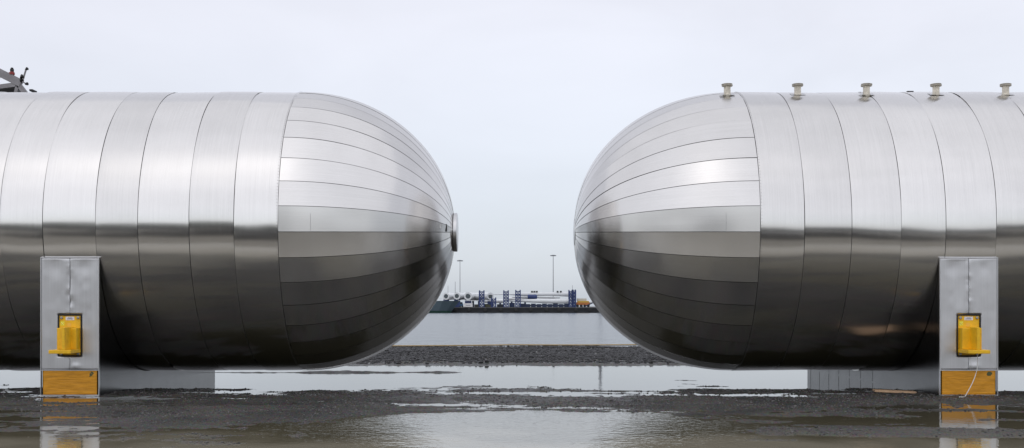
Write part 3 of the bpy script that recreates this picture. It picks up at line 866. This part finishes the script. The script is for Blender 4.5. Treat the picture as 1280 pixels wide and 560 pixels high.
for x in (665, 668, 671, 697, 701):
    c = P(x, 364.6, QY + 10); MB().box(c[0] - 0.45, c[0] + 0.45, c[1] - 0.8, c[1] + 0.8, c[2] - 0.35, c[2] + 0.4).build('clamp', BLACK, ub)
c = P(665.5, 371, QY + 7)
MB().lathe([(1.0, -2.4), (1.15, -2.0), (1.15, 2.0), (0.8, 2.4)], c, (1, 0, 0), 14).build('strap_cover', BLUE, ub, auto=30)
long_blade((573, 375.8), (713, 376.6), [(0, .2, 0), (.2, .5, 0), (.45, .7, 0), (.55, 1.6, .2), (.68, 2.4, .3), (.8, 3.0, .1), (.9, 3.2, 0), (1, 2.6, 0)], 'lower long white turbine blade with thin tip reaching towards the ship', 6)
long_blade((640, 371.5), (700, 372.3), [(0, .6, 0), (.3, 1.7, 0), (.5, 1.0, 0), (.8, 1.5, .2), (1, .7, 0)], 'slim white turbine blade half hidden between the upper and lower blades', 13)

# lattice racks
def rack(px_, w_px, top, bot, label, dy=3.0):
    x0, _, zt_ = P(px_ - w_px / 2, top, QY + dy); x1 = P(px_ + w_px / 2, 0, QY + dy)[0]
    zb_ = QZ if bot >= 383 else P(0, bot, QY + dy)[2]
    o = thing('blade_rack', ((x0 + x1) / 2, QY + dy, QZ), label, 'rack', 'blue racks on the far quay')
    zb_ = QZ
    for x in (x0, x1):
        for y in (QY + dy, QY + dy + 3.0):
            MB().box(x - 0.3, x + 0.3, y - 0.3, y + 0.3, zb_, zt_ + (0.5 if y > QY + dy + 1 else 0)).build('post', BLUE, o)
    nlev = max(2, int((zt_ - zb_) / 1.5))
    for k in range(nlev + 1):
        z = zb_ + (zt_ - zb_ - 0.3) * k / nlev
        MB().bar((x0 + 0.2, QY + dy - 0.05, z), (x1 - 0.2, QY + dy - 0.05, z), 0.4, 0.42).build('crossbar', BLUE, o)
        if k < nlev:
            z2 = zb_ + (zt_ - zb_ - 0.3) * (k + 1) / nlev
            MB().bar((x0 + 0.2, QY + dy + 0.1, z), (x1 - 0.2, QY + dy + 0.1, z2), 0.34).build('brace', BLUE, o)
            MB().bar((x0 + 0.2, QY + dy + 2.9, z2), (x1 - 0.2, QY + dy + 2.9, z), 0.36).build('brace', BLUE, o)
    return o
rack(602, 5.5, 364, 384, 'tall blue lattice rack leftmost on the far quay, beside the round blade roots')
rack(617, 5.0, 373, 384, 'short blue lattice rack under the sideways blade root')
rack(632.5, 5.5, 364, 384, 'tall blue lattice rack left of the middle pair on the far quay')
rack(647.5, 5.5, 363.5, 384, 'tall blue lattice rack where the thick white blades begin')
rack(713.5, 4.0, 363.5, 384, 'blue lattice rack at the thick ends of the white blades, left of two')
rack(718.0, 3.0, 363.0, 384, 'narrow blue lattice rack rightmost on the far quay')

NAVY_ = mat('frame_navy', (0.016, 0.028, 0.07), 0.6, var=0.3, vscale=0.2)
# tower sections stored behind the racks, and gear standing along the edge
for i, (xa, xb, yc, rp, dy, lab) in enumerate(((589, 601, 373.6, 2.6, 40, 'short white tower section behind the leftmost tall rack'),
                                             (606, 630, 376.4, 2.7, 44, 'white tower section behind the short blue rack'),
                                             (634, 662, 373.2, 2.4, 48, 'white tower section behind the two middle racks'),
                                             (719, 760, 377.5, 2.0, 60, 'pale tower section far behind the orange machine'))):
    a_, b_ = Vector(P(xa, yc, QY + dy)), Vector(P(xb, yc, QY + dy))
    o = thing('tower_section', ((a_.x + b_.x) / 2, QY + dy, QZ), lab, 'tower section', 'tower sections behind the racks')
    r_ = rp * SC; L_ = (b_ - a_).length
    MB().lathe([(r_ * 0.9, 0), (r_, 0.15), (r_, L_ - 0.15), (r_ * 0.9, L_)], a_, (1, 0, 0), 20).build('tube', WHITE, o, auto=30)
    for f_ in (0.2, 0.8):
        xx = a_.x + f_ * L_
        MB().box(xx - 0.5, xx + 0.5, QY + dy - r_, QY + dy + r_, QZ, a_.z - r_ * 0.8).build('cradle', NAVY_, o)
for xa, xb, tp, dy, col, lab in ((592.5, 600, 380.8, 4, (0.05, 0.05, 0.045), 'low dark crate left of the leftmost tall rack'),
                                 (606.5, 613, 381.3, 6, (0.10, 0.10, 0.06), 'low olive crate just right of the leftmost tall rack'),
                                 (621, 629, 380.6, 5, (0.03, 0.035, 0.05), 'dark crate between the short rack and the next tall rack'),
                                 (636.5, 643.5, 378.8, 5, (0.025, 0.04, 0.10), 'dark blue crate between the two middle racks')):
    o = thing('crate', (P((xa + xb) / 2, 384)[0], QY + dy, QZ), lab, 'crate', 'crates along the far quay')
    x0, x1, zt_ = P(xa, 0)[0], P(xb, 0)[0], P(0, tp)[2]
    mm_ = mat('crate_%d' % int(xa), col, 0.7, var=0.3, vscale=0.6)
    MB().box(x0, x1, QY + dy, QY + dy + 2, QZ + 0.1, zt_).build('body', mm_, o)
    MB().box(x0 - 0.08, x1 + 0.08, QY + dy - 0.08, QY + dy + 2.08, zt_ + 0.002, zt_ + 0.14).build('lid', mm_, o)
    MB().box(x0 + 0.2, x1 - 0.2, QY + dy + 0.2, QY + dy + 1.8, QZ, QZ + 0.098).build('skid', BLACK, o)

# low frame beneath the lower blade
fr = thing('transport_frame', (P(680, 382)[0], QY + 5, QZ), 'long low dark blue frame beneath the lower blade', 'frame')
NAVY = mat('frame_navy', (0.016, 0.028, 0.07), 0.6, var=0.3, vscale=0.2)
for k in range(9):
    xa = P(650 + k * 7, 0)[0]
    MB().box(xa, xa + 2.4, QY + 5, QY + 8, QZ, P(0, 379.4 + 0.6 * (k % 2))[2]).build('frame_block', NAVY, fr)
MB().box(P(649, 0)[0], P(713, 0)[0], QY + 5.5, QY + 7.5, QZ + 0.5, QZ + 1.2).build('rail', NAVY, fr)
# clutter near the quay edge
ct = thing('container', (P(585, 384)[0], QY + 1.5, QZ), 'small white container at the quay edge beside the ship bow', 'container')
x0, x1, zt_ = P(580, 0)[0], P(590.5, 0)[0], P(0, 379)[2]
MB().box(x0, x1, QY + 1, QY + 3.4, QZ + 0.15, zt_).build('body', mat('container_white', (0.75, 0.74, 0.74), 0.5), ct)
MB().box(x0 + 0.9, x1 - 0.9, QY + 0.95, QY + 0.99, (QZ + zt_) / 2 - 0.1, (QZ + zt_) / 2 + 0.08).build('stripe', mat('print_grey', (0.12, 0.12, 0.16), 0.6), ct)
MB().box(x0 + 0.2, x1 - 0.2, QY + 1.3, QY + 3.1, QZ, QZ + 0.14).build('skid', BLACK, ct)
for nm, xa, xb, tp, dy, col, lab in (('van', 574.0, 578.5, 377.5, 4, (0.03, 0.09, 0.17), 'dark blue van between the ship bow and the white container'),
                                 ('van', 604.5, 612.0, 379.8, 9, (0.05, 0.06, 0.05), 'low dark green vehicle right of the leftmost tall rack')):
    v = thing(nm, (P((xa + xb) / 2, 384)[0], QY + dy, QZ), lab, 'van')
    x0, x1, zt_ = P(xa, 0)[0], P(xb, 0)[0], P(0, tp)[2]
    h_ = zt_ - QZ
    MB().prism([(x0, QZ + 0.35), (x1, QZ + 0.35), (x1, QZ + 0.5 * h_), (x1 - 0.28 * (x1 - x0), zt_), (x0 + 0.04 * (x1 - x0), zt_), (x0, QZ + 0.8 * h_)], 'y', QY + dy, QY + dy + 2).build('body', mat('van_' + str(xa), col, 0.4), v)
    MB().box(x0 + 0.15 * (x1 - x0), x1 - 0.3 * (x1 - x0), QY + dy - 0.03, QY + dy - 0.005, QZ + 0.6 * h_, zt_ - 0.2).build('window', BLACK, v)
    for f_ in (0.2, 0.8):
        MB().lathe([(0.4, 0), (0.4, 0.25)], (x0 + f_ * (x1 - x0), QY + dy + 0.1, QZ + 0.4), (0, -1, 0), 12).build('wheel', BLACK, v)
# stacked yellow and orange gear by the second tank
gr = thing('work_machine', (P(728, 384)[0], QY + 4, QZ), 'orange and yellow work machine with white cabin beside the rightmost rack', 'machine')
ORG = mat('machine_orange', (0.45, 0.16, 0.04), 0.5, var=0.2, vscale=0.3); YLW = mat('machine_yellow', (0.55, 0.36, 0.06), 0.5)
MB().box(P(721, 0)[0], P(738, 0)[0], QY + 4, QY + 8, QZ + 1.0, P(0, 378)[2]).build('body', ORG, gr)
MB().box(P(722, 0)[0], P(734, 0)[0], QY + 4.5, QY + 7.5, P(0, 376)[2], P(0, 373)[2]).build('cabin', mat('cabin_cream', (0.62, 0.58, 0.48), 0.5), gr)
MB().box(P(722.5, 0)[0], P(737, 0)[0], QY + 4.4, QY + 7.6, P(0, 378)[2], P(0, 376)[2]).build('engine_cover', YLW, gr)
for x in (722.5, 727, 731.5, 736):
    MB().lathe([(0.7, 0), (0.7, 0.6)], (P(x, 0)[0], QY + 4.1, QZ + 0.7), (0, -1, 0), 14).build('wheel', BLACK, gr)
MB().bar(P(731, 383, QY + 3.4), P(741, 378.5, QY + 3.4), 0.5).build('arm', NAVY, gr)

# lighting masts
MAST = mat('mast_grey', (0.20, 0.21, 0.23), 0.6)
def mast(px_, top, w, label, dy=30, lamps=True, name='lamp_mast', cat='lamp mast'):
    x, y, zt_ = P(px_, top, QY + dy)
    o = thing(name, (x, y, QZ), label, cat)
    MB().tube([(x, y, QZ), (x, y, (QZ + zt_) / 2), (x, y, zt_)], [w * 1.3, w, w * 0.7], 10).build('pole', MAST, o)
    if lamps:
        mb = MB().lathe([(0.4, -0.3), (0.9, -0.15), (0.9, 0.05), (0.3, 0.2)], (x, y, zt_), (0, 0, 1), 12); mb.build('lamp_ring', MAST, o)
        for k in range(6):
            a = 2 * pi * k / 6
            MB().box(x + 1.25 * cos(a) - 0.3, x + 1.25 * cos(a) + 0.3, y + 1.25 * sin(a) - 0.3, y + 1.25 * sin(a) + 0.3, zt_ - 0.45, zt_ + 0.0).build('lamp_head', MAST, o)
    return o
mast(691.5, 319, 0.2, 'tall grey lighting mast rising behind the thick white blades')
mast(575, 325.5, 0.17, 'shorter grey lighting mast behind the white blade roots')
mast(569, 352, 0.14, 'thin bare pole left of the shorter lighting mast', 40, False, 'pole', 'pole')
mast(560, 357, 0.12, 'thinnest bare pole above the leftmost blade root', 40, False, 'pole', 'pole')
mast(715.5, 356.5, 0.12, 'thin bare pole above the rightmost rack', 40, False, 'pole', 'pole')
# tower standing behind the second tank, seen only mirrored in the puddle
tw = mast(750.5, 285, 0.9, 'dark tower hidden behind the tank with stubs, mirrored in the puddle', 20, False, 'tower', 'tower')

# ------------------------------------------------------------------ crane jib above the first tank
JY = 31.0
Q = lambda x, y, d=JY: at(x, y, d)
jib = thing('crane_jib', (Q(0, 115)[0], JY, 0), 'grey steel crane jib with floodlights peeking over the tank with the manway', 'crane')
JG = mat('jib_grey', (0.26, 0.25, 0.26), 0.55, var=0.2, vscale=3)
for dy in (0, 1.2):
    MB().bar(Q(-70, 56, JY + dy), Q(27, 104.5, JY + dy), 0.12, 0.22).build('top_chord', JG, jib)
    MB().bar(Q(-70, 118, JY + dy), Q(23, 105.5, JY + dy), 0.10, 0.12).build('brace', JG, jib)
    MB().bar(Q(22, 104, JY + dy), Q(36, 122, JY + dy), 0.10, 0.13).build('end_post', JG, jib)
    MB().bar(Q(23, 104, JY + dy), Q(19, 122, JY + dy), 0.09, 0.10).build('end_post', JG, jib)
    MB().bar(Q(-70, 119, JY + dy), Q(40, 119, JY + dy), 0.10, 0.12).build('bottom_chord', JG, jib)
    for k in range(3):
        MB().bar(Q(-66 + k * 26, 119, JY + dy), Q(-52 + k * 26, 66 + k * 13, JY + dy), 0.08).build('brace', JG, jib)
MB().box(Q(-60, 0)[0], Q(12, 0)[0], JY + 0.5, JY + 0.9, Q(0, 122)[2], Q(0, 104)[2]).build('winch_housing', BLACK, jib)
x = Q(-60, 0)[0]
for dy in (0, 1.2):
    for dx in (-0.6, 0.6):
        MB().box(x + dx - 0.08, x + dx + 0.08, JY + dy - 0.08, JY + dy + 0.08, 0.0, Q(0, 62)[2]).build('mast_leg', JG, jib)
c = Q(15, 93.5)
MB().lathe([(0.075, 0), (0.075, 0.06), (0.055, 0.08)], c, (0, 0, 1), 12).build('beacon_base', mat('beacon_red', (0.25, 0.02, 0.015), 0.4), jib)
MB().lathe([(0.05, 0.08), (0.055, 0.14), (0.03, 0.2)], c, (0, 0, 1), 12).build('beacon', BLACK, jib, auto=40)
c = Q(11.5, 90.5); MB().bar(Q(13, 93), c, 0.03).build('beacon_arm', mat('beacon_red', (0.25, 0.02, 0.015), 0.4), jib)
def flood(cx_, cy_, s_px, tilt):
    c = Vector(Q(cx_, cy_, JY - 0.2)); s = s_px / F * JY
    d = Vector((cos(tilt), -0.5, sin(tilt)))
    return MB().lathe([(s * 0.25, -s * 0.5), (s * 0.55, s * 0.4), (s * 0.55, s * 0.5)], c, d, 14).build('floodlight', BLACK, jib, auto=30)
flood(27.5, 95.5, 5.0, -1.2); flood(26.5, 100.0, 4.5, -0.8); flood(33, 105, 3.6, 0.1); flood(33.0, 86.5, 3.6, 0.4)
MB().bar(Q(32.5, 87, JY - 0.2), Q(28.5, 100, JY - 0.2), 0.035).build('lamp_arm', JG, jib)
MB().bar(Q(28, 102, JY - 0.2), Q(33, 105, JY - 0.2), 0.035).build('lamp_arm', JG, jib)
MB().box(Q(38.5, 0)[0], Q(42.5, 0)[0], JY - 0.1, JY + 0.2, Q(0, 114.5)[2], Q(0, 112.3)[2]).build('end_light', BLACK, jib)
